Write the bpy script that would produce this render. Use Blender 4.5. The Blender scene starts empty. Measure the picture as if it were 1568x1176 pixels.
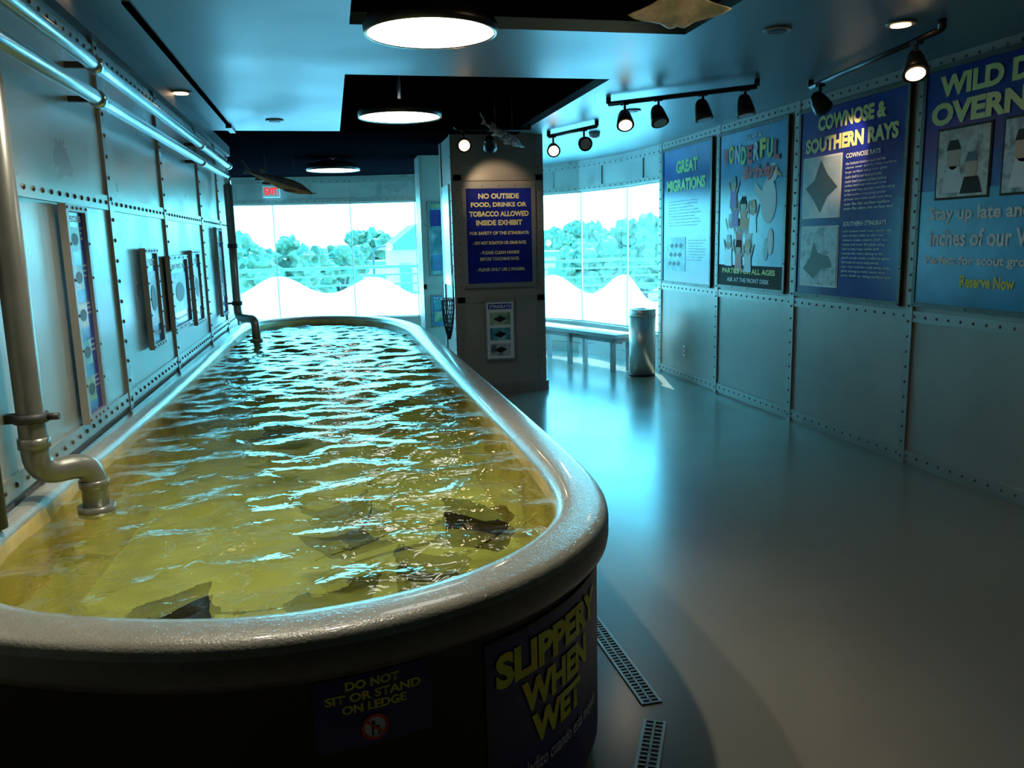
import bpy, bmesh, math, random
import numpy as np
from mathutils import Vector, Matrix, noise
random.seed(7)
S=bpy.context.scene
COL=S.collection
try:
    S.view_settings.view_transform='Standard'; S.view_settings.look='None'
except Exception: pass

# ------------------------------------------------------------ materials
def nt(name):
    m=bpy.data.materials.new(name); m.use_nodes=True
    return m,m.node_tree,m.node_tree.nodes['Principled BSDF']
def mat(name,col,rough=.5,metal=0,var=0,scale=5,bump=0,bscale=40,coat=0,emit=None,es=0,rvar=0,stretch=(1,1,1),spec=None):
    m,t,b=nt(name)
    b.inputs['Base Color'].default_value=(*col,1); b.inputs['Roughness'].default_value=rough
    b.inputs['Metallic'].default_value=metal; b.inputs['Coat Weight'].default_value=coat
    if spec is not None: b.inputs['Specular IOR Level'].default_value=spec
    if coat: b.inputs['Coat Roughness'].default_value=.08
    if emit: b.inputs['Emission Color'].default_value=(*emit,1); b.inputs['Emission Strength'].default_value=es
    if var or bump or rvar:
        tc=t.nodes.new('ShaderNodeTexCoord'); mp=t.nodes.new('ShaderNodeMapping'); mp.inputs['Scale'].default_value=stretch
        t.links.new(tc.outputs['Object'],mp.inputs['Vector'])
    if var or rvar:
        n=t.nodes.new('ShaderNodeTexNoise'); n.inputs['Scale'].default_value=scale; n.inputs['Detail'].default_value=5
        t.links.new(mp.outputs[0],n.inputs['Vector'])
    if var:
        r=t.nodes.new('ShaderNodeValToRGB')
        r.color_ramp.elements[0].position=.3; r.color_ramp.elements[1].position=.7
        r.color_ramp.elements[0].color=(*[c*(1-var) for c in col],1); r.color_ramp.elements[1].color=(*[min(1,c*(1+var)) for c in col],1)
        t.links.new(n.outputs['Fac'],r.inputs[0]); t.links.new(r.outputs[0],b.inputs['Base Color'])
    if rvar:
        mr=t.nodes.new('ShaderNodeMapRange'); mr.inputs['From Min'].default_value=.3; mr.inputs['From Max'].default_value=.7
        mr.inputs['To Min'].default_value=max(0,rough-rvar); mr.inputs['To Max'].default_value=rough+rvar
        t.links.new(n.outputs['Fac'],mr.inputs['Value']); t.links.new(mr.outputs[0],b.inputs['Roughness'])
    if bump:
        n2=t.nodes.new('ShaderNodeTexNoise'); n2.inputs['Scale'].default_value=bscale; n2.inputs['Detail'].default_value=3
        t.links.new(mp.outputs[0],n2.inputs['Vector'])
        bp=t.nodes.new('ShaderNodeBump'); bp.inputs['Strength'].default_value=bump; bp.inputs['Distance'].default_value=.01
        t.links.new(n2.outputs['Fac'],bp.inputs['Height']); t.links.new(bp.outputs[0],b.inputs['Normal'])
    return m
def picmat(name,a,b_,c,scale=4,rough=.35):
    m,t,b=nt(name); b.inputs['Roughness'].default_value=rough
    tc=t.nodes.new('ShaderNodeTexCoord'); n=t.nodes.new('ShaderNodeTexNoise'); n.inputs['Scale'].default_value=scale; n.inputs['Detail'].default_value=5
    t.links.new(tc.outputs['Object'],n.inputs['Vector'])
    r=t.nodes.new('ShaderNodeValToRGB'); e=r.color_ramp.elements
    e[0].position=.35; e[0].color=(*a,1); e[1].position=.65; e[1].color=(*c,1); k=e.new(.5); k.color=(*b_,1)
    t.links.new(n.outputs['Fac'],r.inputs[0]); t.links.new(r.outputs[0],b.inputs['Base Color'])
    return m

M_floor=mat('floor_concrete',(.235,.22,.18),.22,var=.07,scale=.9,bump=.02,bscale=7,rvar=.05)
M_wall=mat('wall_painted_steel',(.38,.36,.32),.42,metal=.15,var=.1,scale=2.2,bump=.12,bscale=5)
M_wallL=mat('wall_steel_blue',(.44,.46,.44),.33,metal=.4,var=.12,scale=2.5,bump=.12,bscale=4,rvar=.08)
M_strip=mat('rivet_strip',(.36,.345,.31),.4,metal=.3)
M_stripL=mat('rivet_strip_steel',(.40,.41,.39),.33,metal=.5)
M_rivet=mat('rivet',(.13,.13,.12),.35,metal=.7)
M_ceil=mat('ceiling_panel',(.14,.24,.28),.38,metal=.4,var=.1,scale=.9,rvar=.06)
M_black=mat('ceiling_black',(.004,.004,.006),.8,spec=0)
M_back=mat('wall_back_dark',(.05,.05,.045),.6)
M_blk=mat('black_fixture',(.01,.01,.012),.35)
M_rim=mat('tank_rim_gelcoat',(.34,.335,.28),.24,var=.08,scale=30,bump=.22,bscale=160,coat=.5)
M_rim_shade=mat('tank_rim_shaded_side',(.17,.16,.13),.3,var=.08,scale=30,bump=.2,bscale=160,coat=.3)  # outer side of the rim: its shade painted in as darker gelcoat
def wet():
    t=M_rim.node_tree; b=t.nodes['Principled BSDF']
    tc=t.nodes.new('ShaderNodeTexCoord'); v=t.nodes.new('ShaderNodeTexVoronoi'); v.inputs['Scale'].default_value=60
    mr=t.nodes.new('ShaderNodeMapRange'); mr.inputs['From Min'].default_value=.05; mr.inputs['From Max'].default_value=.28; mr.inputs['To Min'].default_value=1; mr.inputs['To Max'].default_value=0
    bp=t.nodes.new('ShaderNodeBump'); bp.inputs['Strength'].default_value=.8; bp.inputs['Distance'].default_value=.005
    t.links.new(tc.outputs['Object'],v.inputs['Vector']); t.links.new(v.outputs['Distance'],mr.inputs['Value']); t.links.new(mr.outputs[0],bp.inputs['Height'])
    t.links.new(bp.outputs[0],b.inputs['Coat Normal'])
wet()
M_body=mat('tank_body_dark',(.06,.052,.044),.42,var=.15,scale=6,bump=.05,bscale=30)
M_basin=mat('basin_gelcoat',(.70,.74,.34),.45,var=.28,scale=3.2)
M_basinw=mat('basin_side',(.60,.46,.18),.4,var=.3,scale=6)
M_pipe=mat('pipe_grey',(.26,.27,.24),.3,metal=.5,var=.08,scale=9)
M_chrome=mat('pipe_chrome',(.75,.85,.87),.26,metal=1)
M_dark=mat('dark_trim',(.05,.05,.055),.5)
M_steel=mat('stainless',(.78,.76,.72),.34,metal=.85,var=.1,scale=30,stretch=(1,1,.03))
M_navy=mat('poster_navy',(.012,.026,.33),.22,var=.25,scale=3)
M_blue=mat('poster_blue',(.01,.14,.55),.2,var=.3,scale=2)
M_sky=mat('poster_sky',(.05,.30,.60),.22,var=.3,scale=2.5)
M_yel=mat('ink_yellow',(.9,.82,.05),.5)
M_wht=mat('ink_white',(.85,.87,.87),.5)
M_grn=mat('ink_green',(.45,.85,.25),.5)
M_red=mat('ink_red',(.85,.04,.03),.5)
M_frame=mat('sign_frame_grey',(.34,.35,.34),.4,metal=.3)
M_bronze=mat('sign_frame_bronze',(.10,.09,.075),.4,metal=.4)
M_mull=mat('window_joint',(.7,.75,.75),.4)
M_bench=mat('bench_grey',(.30,.33,.34),.4)
M_warm=mat('bulb_warm',(1,.8,.5),.5,emit=(1,.62,.3),es=9)
M_lamp=mat('lamp_diffuser',(1,1,1),.5,emit=(.97,1,.93),es=6)
M_gold=mat('lamp_ring',(.35,.27,.12),.3,metal=.8)

def film():
    m=bpy.data.materials.new('frosted_film'); m.use_nodes=True; t=m.node_tree; t.nodes.clear()
    o=t.nodes.new('ShaderNodeOutputMaterial'); a=t.nodes.new('ShaderNodeBsdfTranslucent'); a.inputs[0].default_value=(.95,.95,.95,1)
    d=t.nodes.new('ShaderNodeBsdfDiffuse'); d.inputs[0].default_value=(.8,.8,.8,1); x=t.nodes.new('ShaderNodeMixShader'); x.inputs[0].default_value=.2
    t.links.new(a.outputs[0],x.inputs[1]); t.links.new(d.outputs[0],x.inputs[2]); t.links.new(x.outputs[0],o.inputs[0]); return m
M_film=film()
def glass():
    m=bpy.data.materials.new('tinted_glass'); m.use_nodes=True; t=m.node_tree; t.nodes.clear()
    o=t.nodes.new('ShaderNodeOutputMaterial'); a=t.nodes.new('ShaderNodeBsdfTransparent'); a.inputs[0].default_value=(.66,.97,1,1)
    g=t.nodes.new('ShaderNodeBsdfGlossy'); g.inputs['Roughness'].default_value=.02; x=t.nodes.new('ShaderNodeMixShader'); x.inputs[0].default_value=.05
    t.links.new(a.outputs[0],x.inputs[1]); t.links.new(g.outputs[0],x.inputs[2]); t.links.new(x.outputs[0],o.inputs[0]); return m
M_glass=glass()
def water():
    m=bpy.data.materials.new('water_surface'); m.use_nodes=True; t=m.node_tree; t.nodes.clear()
    o=t.nodes.new('ShaderNodeOutputMaterial'); a=t.nodes.new('ShaderNodeBsdfTransparent'); a.inputs[0].default_value=(.90,.95,.68,1)
    rf=t.nodes.new('ShaderNodeBsdfRefraction'); rf.inputs['Color'].default_value=(.90,.95,.68,1); rf.inputs['IOR'].default_value=1.18; rf.inputs['Roughness'].default_value=0
    mx=t.nodes.new('ShaderNodeMixShader'); mx.inputs[0].default_value=.5
    g=t.nodes.new('ShaderNodeBsdfGlossy'); g.inputs['Roughness'].default_value=.05; x=t.nodes.new('ShaderNodeMixShader')
    f=t.nodes.new('ShaderNodeFresnel'); f.inputs['IOR'].default_value=1.55
    tc=t.nodes.new('ShaderNodeTexCoord'); n=t.nodes.new('ShaderNodeTexNoise'); n.inputs['Scale'].default_value=16; n.inputs['Detail'].default_value=2; n.inputs['Distortion'].default_value=.8
    b=t.nodes.new('ShaderNodeBump'); b.inputs['Strength'].default_value=.45; b.inputs['Distance'].default_value=.01
    t.links.new(tc.outputs['Object'],n.inputs['Vector']); t.links.new(n.outputs['Fac'],b.inputs['Height'])
    for q in (g,f,rf): t.links.new(b.outputs[0],q.inputs['Normal'])
    t.links.new(a.outputs[0],mx.inputs[1]); t.links.new(rf.outputs[0],mx.inputs[2])
    t.links.new(f.outputs[0],x.inputs[0]); t.links.new(mx.outputs[0],x.inputs[1]); t.links.new(g.outputs[0],x.inputs[2]); t.links.new(x.outputs[0],o.inputs[0]); return m
M_water=water()

# ------------------------------------------------------------ builders
def empty(name):
    e=bpy.data.objects.new(name,None); COL.objects.link(e); e.empty_display_size=.1; return e
class B:
    def __init__(s): s.bm=bmesh.new(); s.mats=[]
    def mi(s,m):
        if m not in s.mats: s.mats.append(m)
        return s.mats.index(m)
    def box(s,x0,x1,y0,y1,z0,z1,m,M=None):
        i=s.mi(m); vs=[s.bm.verts.new((x,y,z)) for x in(x0,x1) for y in(y0,y1) for z in(z0,z1)]
        if M is not None:
            for v in vs: v.co=M@v.co
        for q in((0,1,3,2),(4,6,7,5),(0,4,5,1),(2,3,7,6),(0,2,6,4),(1,5,7,3)):
            f=s.bm.faces.new([vs[k] for k in q]); f.material_index=i
    def poly(s,pts,m):
        f=s.bm.faces.new([s.bm.verts.new(p) for p in pts]); f.material_index=s.mi(m)
    def slab(s,pts,z0,z1,m):
        i=s.mi(m); A=[s.bm.verts.new((x,y,z0)) for x,y in pts]; C=[s.bm.verts.new((x,y,z1)) for x,y in pts]; n=len(pts)
        for q in [A,C[::-1]]+[[A[k],C[k],C[(k+1)%n],A[(k+1)%n]] for k in range(n)]:
            s.bm.faces.new(q).material_index=i
    def tube(s,pts,r,m,seg=16,cap=True):
        i=s.mi(m); pts=[Vector(p) for p in pts]; n=len(pts); rr=r if hasattr(r,'__len__') else [r]*n
        rings=[]; 
        t0=(pts[1]-pts[0]).normalized(); up=Vector((0,0,1)) if abs(t0.z)<.9 else Vector((1,0,0))
        a=t0.cross(up).normalized()
        for k,p in enumerate(pts):
            t=((pts[min(k+1,n-1)]-pts[max(k-1,0)])).normalized()
            a=(a-t*a.dot(t)).normalized(); b=t.cross(a)
            rings.append([s.bm.verts.new(p+(a*math.cos(2*math.pi*j/seg)+b*math.sin(2*math.pi*j/seg))*rr[k]) for j in range(seg)])
        for k in range(n-1):
            for j in range(seg):
                f=s.bm.faces.new((rings[k][j],rings[k][(j+1)%seg],rings[k+1][(j+1)%seg],rings[k+1][j])); f.material_index=i; f.smooth=True
        if cap:
            for q in(rings[0][::-1],rings[-1]):
                f=s.bm.faces.new(q); f.material_index=i
    def cyl(s,c,r,h,m,seg=32,r2=None): s.tube([c,(c[0],c[1],c[2]+h)],[r,r if r2 is None else r2],m,seg)
    def ball(s,c,r,m,u=12,v=8,sc=(1,1,1)):
        i=s.mi(m); res=bmesh.ops.create_uvsphere(s.bm,u_segments=u,v_segments=v,radius=r)
        for x in res['verts']: x.co=Vector((x.co.x*sc[0],x.co.y*sc[1],x.co.z*sc[2]))+Vector(c)
        for f in {f for x in res['verts'] for f in x.link_faces}: f.material_index=i; f.smooth=True
    def rivet(s,c,n,m,r=.011):
        i=s.mi(m); c=Vector(c); n=Vector(n); a=n.orthogonal().normalized(); b=n.cross(a)
        R=[[s.bm.verts.new(c+(a*math.cos(k*math.pi/3)+b*math.sin(k*math.pi/3))*rr+n*h) for k in range(6)] for rr,h in((r,0),(r*.75,r*.5))]
        t=s.bm.verts.new(c+n*r*.75)
        for k in range(6):
            f=s.bm.faces.new((R[0][k],R[0][(k+1)%6],R[1][(k+1)%6],R[1][k])); f.material_index=i; f.smooth=True
            f=s.bm.faces.new((R[1][k],R[1][(k+1)%6],t)); f.material_index=i; f.smooth=True
    def done(s,name,parent=None,bevel=0,recalc=True):
        if recalc: bmesh.ops.recalc_face_normals(s.bm,faces=s.bm.faces[:])
        me=bpy.data.meshes.new(name); s.bm.to_mesh(me); s.bm.free()
        for m in s.mats: me.materials.append(m)
        o=bpy.data.objects.new(name,me); COL.objects.link(o)
        if parent: o.parent=parent
        if bevel:
            b=o.modifiers.new('bevel','BEVEL'); b.width=bevel; b.segments=2; b.limit_method='ANGLE'
        return o
def bend(pts,r,n=6):
    pts=[Vector(p) for p in pts]; out=[pts[0]]
    for i in range(1,len(pts)-1):
        a=(pts[i-1]-pts[i]).normalized(); b=(pts[i+1]-pts[i]).normalized()
        p0=pts[i]+a*r; p1=pts[i]+b*r
        for k in range(n+1):
            t=k/n; out.append(p0*(1-t)**2+pts[i]*2*t*(1-t)+p1*t*t)
    out.append(pts[-1]); return out

# ------------------------------------------------------------ camera
f=1250.;H=1.6;r=math.radians(1.4)
xp=-279*math.cos(r)+212*math.sin(r); yp=279*math.sin(r)+212*math.cos(r)
p=math.atan(yp/f); psi=math.atan(-xp*math.cos(p)/f)
R0=Vector((math.cos(psi),-math.sin(psi),0));F=Vector((math.sin(psi)*math.cos(p),math.cos(psi)*math.cos(p),-math.sin(p)))
U0=R0.cross(F); Cx=math.cos(r)*R0-math.sin(r)*U0; Cy=math.sin(r)*R0+math.cos(r)*U0
cd=bpy.data.cameras.new('camera'); cam=bpy.data.objects.new('camera',cd); COL.objects.link(cam)
Mx=Matrix.Identity(4)
for i in range(3): Mx[i][0]=Cx[i]; Mx[i][1]=Cy[i]; Mx[i][2]=-F[i]
Mx[2][3]=H; cam.matrix_world=Mx; cd.lens=f/1568*36; cd.sensor_width=36; cd.clip_start=.02; cd.clip_end=500
S.camera=cam

# ------------------------------------------------------------ shell
XL,XR,ZC=-1.05,3.85,2.68
pl=[(3.88,9.3),(3.78,10.3),(3.47,11.3),(2.92,12.15),(2.2,12.8),(1.35,13.3),(.35,13.6),(-.85,13.72),(-1.95,13.72),(-2.85,13.72)]
b=B(); b.box(-3,4.2,-3.2,9.3,-.1,0,M_floor); b.slab([(-3,9.3),(3.98,9.3),(3.88,10.35),(3.56,11.4),(2.99,12.25),(2.25,12.9),(1.38,13.4),(.36,13.7),(-.85,13.82),(-3,13.82)],-.1,0,M_floor); b.done('floor')
b=B()
b.box(-3,4.2,-3.2,1.5,ZC,ZC+.06,M_ceil); b.box(-3,.16,1.5,8.3,ZC,ZC+.06,M_ceil); b.box(1.95,4.0,1.5,9.3,ZC,ZC+.06,M_ceil)
b.slab([(1.95,9.3),(3.98,9.3),(3.88,10.35),(3.56,11.4),(2.99,12.25),(2.25,12.9),(1.95,13.08)],ZC,ZC+.06,M_ceil)
b.box(.16,1.95,4.37,5.6,ZC,ZC+.06,M_ceil)
b.slab([(-3,8.3),(1.95,8.3),(1.95,13.08),(1.38,13.4),(.36,13.7),(-.85,13.82),(-3,13.82)],ZC,ZC+.06,M_black)
for y0,y1 in((1.5,4.37),(5.6,8.3)):
    b.box(.1,2.0,y0-.06,y1+.06,3.15,3.2,M_black)
    b.box(.1,.16,y0-.06,y1+.06,ZC+.06,3.15,M_black); b.box(1.95,2.0,y0-.06,y1+.06,ZC+.06,3.15,M_black)
    b.box(.16,1.95,y0-.06,y0,ZC+.06,3.15,M_black); b.box(.16,1.95,y1,y1+.06,ZC+.06,3.15,M_black)
b.box(-.83,-.80,4.1,8.0,ZC-.012,ZC,M_black)
b.box(-.84,-.79,7.9,8.25,ZC-.03,ZC,M_blk)
b.done('ceiling')

def strips(bb,x,n,hz,vy,y0,y1,z0,z1,ms,w=.075,sp=.105):
    s=n
    for z in hz:
        bb.box(min(x,x+s*.012),max(x,x+s*.012),y0,y1,z-w/2,z+w/2,ms)
        k=y0+.04
        while k<y1: bb.rivet((x+s*.012,k,z),(s,0,0),M_rivet); k+=sp
    for y in vy:
        bb.box(min(x,x+s*.016),max(x,x+s*.016),y-w/2,y+w/2,z0,z1,ms)
        k=z0+.05
        while k<z1-.02:
            bb.rivet((x+s*.016,y,k),(s,0,0),M_rivet); k+=sp
b=B(); b.box(XR,XR+.12,-3.2,9.3,0,ZC,M_wall)
vy=[9.24,7.76,6.34,4.87,2.85,1.4,0,-1.4]
strips(b,XR,-1,[.06,1.03,2.64],vy,-3.1,9.28,0,ZC,M_strip)
b.done('wall_right')
b=B(); b.box(XL-.12,XL,-3.2,9.65,0,ZC,M_wallL); b.box(-2.8,XL-.12,9.55,9.65,0,ZC,M_wallL); b.box(-2.9,-2.8,9.55,13.8,0,ZC,M_wallL)
strips(b,XL,1,[.86,1.83,2.52],[1.7,3.12,4.42,5.8,7.4,8.6,9.58],-3,9.64,.7,ZC,M_stripL,w=.07,sp=.1)
b.box(XL,XL+.05,-3,9.6,2.58,ZC,M_dark)
b.done('wall_left')
b=B(); b.box(-3,4.2,-3.3,-3.2,0,ZC,M_back); b.done('wall_back')

b=B()
def seg_M(a,c):
    a=Vector((*a,0)); c=Vector((*c,0)); d=(c-a); L=d.length; d.normalize(); n=Vector((-d.y,d.x,0))
    M=Matrix.Identity(4)
    for i in range(3): M[i][0]=d[i]; M[i][1]=n[i]; M[i][2]=(0,0,1)[i]; M[i][3]=a[i]
    return M,L
for i in range(len(pl)-1):
    M,L=seg_M(pl[i],pl[i+1])
    b.box(-.01,L+.01,-.1,0,0,.42,M_wallL,M); b.box(-.01,L+.01,-.1,0,2.27,ZC,M_wallL,M)
    b.box(-.01,L+.01,0,.012,2.57,2.64,M_stripL,M); b.box(-.01,L+.01,0,.012,2.27,2.33,M_stripL,M); b.box(-.01,L+.01,0,.05,.40,.44,M_stripL,M); b.box(-.01,L+.01,0,.04,0,.12,M_stripL,M)
    b.box(L*.5-.03,L*.5+.03,0,.014,2.33,2.57,M_stripL,M)
    for z in (2.60,2.3):
        k=.06
        while k<L: b.rivet(M@Vector((k,.012,z)),M.to_3x3()@Vector((0,1,0)),M_rivet); k+=.12
b.done('wall_far')
sacc=0
for i in range(len(pl)-1):
    M,L=seg_M(pl[i],pl[i+1])
    w=empty('window_%d'%(i+1))
    g=B(); g.poly([M@Vector(q) for q in((0,-.05,.42),(L,-.05,.42),(L,-.05,2.27),(0,-.05,2.27))],M_glass); g.done('glass',w)
    g=B(); g.box(-.007,.007,-.06,-.04,.42,2.27,M_mull,M); g.box(0,L,-.07,-.03,.42,.45,M_frame,M); g.box(0,L,-.07,-.03,2.25,2.27,M_frame,M); g.done('frame',w)
    g=B(); N=20
    pts=[]
    for k in range(N+1):
        s=sacc+L*k/N; z=.80+.28*(.5+.5*math.cos((s-2.62)*2*math.pi/1.55))**1.1+.05*math.sin(s*1.1)
        pts.append((L*k/N,z))
    for k in range(N):
        g.poly([M@Vector(q) for q in((pts[k][0],-.045,.45),(pts[k+1][0],-.045,.45),(pts[k+1][0],-.045,pts[k+1][1]),(pts[k][0],-.045,pts[k][1]))],M_film)
    g.done('frosted_wave_film',w)
    sacc+=L

# ------------------------------------------------------------ exterior
M_ground=mat('outside_ground',(.7,.7,.66),.8,var=.1,scale=.3)
M_terr=mat('outside_terrace',(.7,.7,.68),.8)
M_leaf=mat('leaves',(.11,.15,.085),.7,var=.5,scale=3)
M_bark=mat('bark',(.05,.04,.03),.8)
M_bldg=mat('outside_building',(.6,.65,.65),.7)
M_roof=mat('outside_roof',(.12,.22,.26),.6)
b=B(); b.box(-60,70,21,160,-3.1,-3,M_ground); b.done('ground')
b=B(); b.box(-12,16,13.9,21,-3.1,-.14,M_terr); b.done('terrace_ground')
b=B(); 
for z in(1.12,.95,.75,.55,.35,.15): b.tube([(-10,18,z),(14,18,z)],.02 if z<1.1 else .035,M_roof,8)
for k in range(17): b.tube([(-10+1.5*k,18,-.14),(-10+1.5*k,18,1.14)],.035,M_roof,8)
b.done('terrace_railing')
def tree(x,y,z0,h,rad):
    b=B(); b.tube([(x,y,z0),(x+.1,y,z0+h*.35),(x-.1,y,z0+h*.7)],[.16,.12,.06],M_bark,8)
    for k in range(5):
        a=random.uniform(0,6.28); b.tube([(x,y,z0+h*.4),(x+math.cos(a)*rad*.6,y+math.sin(a)*rad*.6,z0+h*.75)],[.07,.03],M_bark,6)
    for k in range(26):
        a=random.uniform(0,6.28); q=rad*random.uniform(.1,.95); zz=z0+h*.72+random.uniform(-.18,.28)*h*(1-.5*q/rad)
        i=b.mi(M_leaf); res=bmesh.ops.create_icosphere(b.bm,subdivisions=3,radius=rad*random.uniform(.22,.4))
        c=Vector((x+math.cos(a)*q,y+math.sin(a)*q,zz))
        for v in res['verts']:
            v.co=c+v.co*(1+.7*noise.noise((v.co+c)*4.5))
        for fc in {fc for v in res['verts'] for fc in v.link_faces}: fc.material_index=i
    b.done('tree')
for x,y,h,rd in((-3.6,34,5.2,1.5),(-1.6,36,4.9,1.3),(.3,40,4.6,1.2),(-6,45,5.5,2),(10.6,33,5.0,1.3),(12.6,32,5.3,1.5),(14.8,31,5.0,1.4),(16.5,34,5.2,1.6),(7.5,66,5.0,2.2),(3,70,5.5,2.5),(-12,66,6,3),(20,66,5.5,3)):
    tree(x,y,-3,h,rd)
b=B(); b.box(3.1,6.2,42,48,-3,1.3,M_bldg)
b.poly([(2.7,41.5,1.3),(6.6,41.5,1.3),(4.9,42,2.6),(4.4,42,2.6)],M_roof); b.poly([(2.7,48.5,1.3),(6.6,48.5,1.3),(4.9,48,2.6),(4.4,48,2.6)],M_roof)
b.poly([(2.7,41.5,1.3),(4.4,42,2.6),(4.4,48,2.6),(2.7,48.5,1.3)],M_roof); b.poly([(6.6,41.5,1.3),(4.9,42,2.6),(4.9,48,2.6),(6.6,48.5,1.3)],M_roof)
for k in range(3): b.box(3.4+k*.95,4.0+k*.95,41.95,42,-1.6,.6,M_roof)
b.done('outside_building')
b=B(); b.box(10,22,50,56,-3,.6,M_bldg); b.box(9.6,22.4,49.6,56.4,.6,.9,M_roof)
for k in range(8): b.box(10.5+k*1.4,11.4+k*1.4,49.95,50,-1.5,-.1,M_roof)
b.done('outside_pavilion')
b=B(); b.box(-7,4,55,60,-3,.2,M_bldg); b.box(-7.4,4.4,54.6,60.4,.2,.5,M_roof)
for k in range(7): b.box(-6.5+k*1.5,-5.5+k*1.5,54.95,55,-1.8,-.4,M_roof)
b.done('outside_pavilion')
for x,y in((1.3,26),(7.5,30)):
    b=B(); b.tube([(x,y,-3),(x,y,1.2)],.04,M_dark,8); b.tube(bend([(x,y,1.2),(x,y,1.5),(x+.5,y,1.55)],.2),.03,M_dark,8); b.ball((x+.5,y,1.5),.12,M_bldg); b.done('street_lamp')

# ------------------------------------------------------------ tank
ctrl=[(-.99,2.40),(-.90,2.12),(-.70,1.95),(-.43,1.84),(-.2,1.79),(.03,1.81),(.28,1.90),(.49,2.07),(.63,2.29),(.69,2.6),(.70,3.1),(.70,5),(.70,7.4),(.67,8.2),(.53,8.95),(.22,9.45),(-.15,9.65),(-.5,9.6),(-.8,9.3),(-.9,8.6),(-.91,6),(-.93,4),(-.97,3.0)]
def chaikin(P,n):
    for _ in range(n):
        Q=[]
        for i in range(len(P)):
            a,c=P[i],P[(i+1)%len(P)]
            Q+= [(a[0]*.75+c[0]*.25,a[1]*.75+c[1]*.25),(a[0]*.25+c[0]*.75,a[1]*.25+c[1]*.75)]
        P=Q
    return P
inner=chaikin(ctrl,3)
def resample(P,step):
    out=[]; P2=P+[P[0]]; acc=0; nxt=0
    for i in range(len(P)):
        a=Vector(P2[i]); c=Vector(P2[i+1]); L=(c-a).length
        while nxt<=acc+L-1e-9: out.append(a.lerp(c,(nxt-acc)/L)); nxt+=step
        acc+=L
    return out
inner=resample([tuple(q) for q in inner],.04)
NN=len(inner)
nrm=[]
for i in range(NN):
    d=(inner[(i+2)%NN]-inner[i-2]).normalized(); nrm.append(Vector((d.y,-d.x)))
def off(i,o):
    q=inner[i%NN]+nrm[i%NN]*o
    if q.x<XL+.02: q.x=XL+.02
    return q
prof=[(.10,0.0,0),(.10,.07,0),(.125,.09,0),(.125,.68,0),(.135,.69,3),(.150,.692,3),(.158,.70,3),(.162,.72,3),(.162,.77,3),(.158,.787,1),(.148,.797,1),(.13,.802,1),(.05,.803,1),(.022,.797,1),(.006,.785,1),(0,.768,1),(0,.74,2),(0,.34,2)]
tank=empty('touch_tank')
b=B(); mats=[b.mi(M_body),b.mi(M_rim),b.mi(M_basinw),b.mi(M_rim_shade)]; bi=b.mi(M_basin)
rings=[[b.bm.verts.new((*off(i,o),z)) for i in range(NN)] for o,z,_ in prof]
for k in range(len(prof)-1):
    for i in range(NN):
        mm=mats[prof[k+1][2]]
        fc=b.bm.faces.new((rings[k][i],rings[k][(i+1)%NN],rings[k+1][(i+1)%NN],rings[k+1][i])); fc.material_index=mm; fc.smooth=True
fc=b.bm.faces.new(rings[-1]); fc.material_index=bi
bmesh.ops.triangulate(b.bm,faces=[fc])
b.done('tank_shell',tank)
# water
xs=np.arange(-1.03,.76,.016); ys=np.arange(1.74,9.75,.018)
X,Y=np.meshgrid(xs,ys,indexing='ij'); Z=np.zeros_like(X)
rng=np.random.RandomState(3)
for k in range(50):
    lam=rng.uniform(.08,.40); th=rng.normal(math.pi/2,.95); ph=rng.uniform(0,6.28); q=2*math.pi/lam
    Z+=np.sin(q*(math.cos(th)*X+math.sin(th)*Y)+ph+.8*np.sin(1.9*X+2.3*Y+k))*lam*.0033
Z+=.72
poly=np.array([tuple(off(i,.012)) for i in range(NN)])
def inside(px,py):
    c=np.zeros(px.shape,bool); j=len(poly)-1
    for i in range(len(poly)):
        xi,yi=poly[i]; xj,yj=poly[j]
        if yi!=yj: c^=((yi>py)!=(yj>py))&(px<(xj-xi)*(py-yi)/(yj-yi)+xi)
        j=i
    return c
cx=(X[:-1,:-1]+X[1:,1:])/2; cy=(Y[:-1,:-1]+Y[1:,1:])/2; ins=inside(cx,cy)
nx,ny=X.shape; verts=np.stack([X.ravel(),Y.ravel(),Z.ravel()],1)
ii,jj=np.nonzero(ins); faces=np.stack([ii*ny+jj,(ii+1)*ny+jj,(ii+1)*ny+jj+1,ii*ny+jj+1],1)
used=np.unique(faces); remap=-np.ones(len(verts),int); remap[used]=np.arange(len(used))
me=bpy.data.meshes.new('water'); me.from_pydata(verts[used].tolist(),[],remap[faces].tolist()); me.materials.append(M_water)
me.polygons.foreach_set('use_smooth',[True]*len(me.polygons)); wo=bpy.data.objects.new('water',me); COL.objects.link(wo); wo.parent=tank

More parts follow.
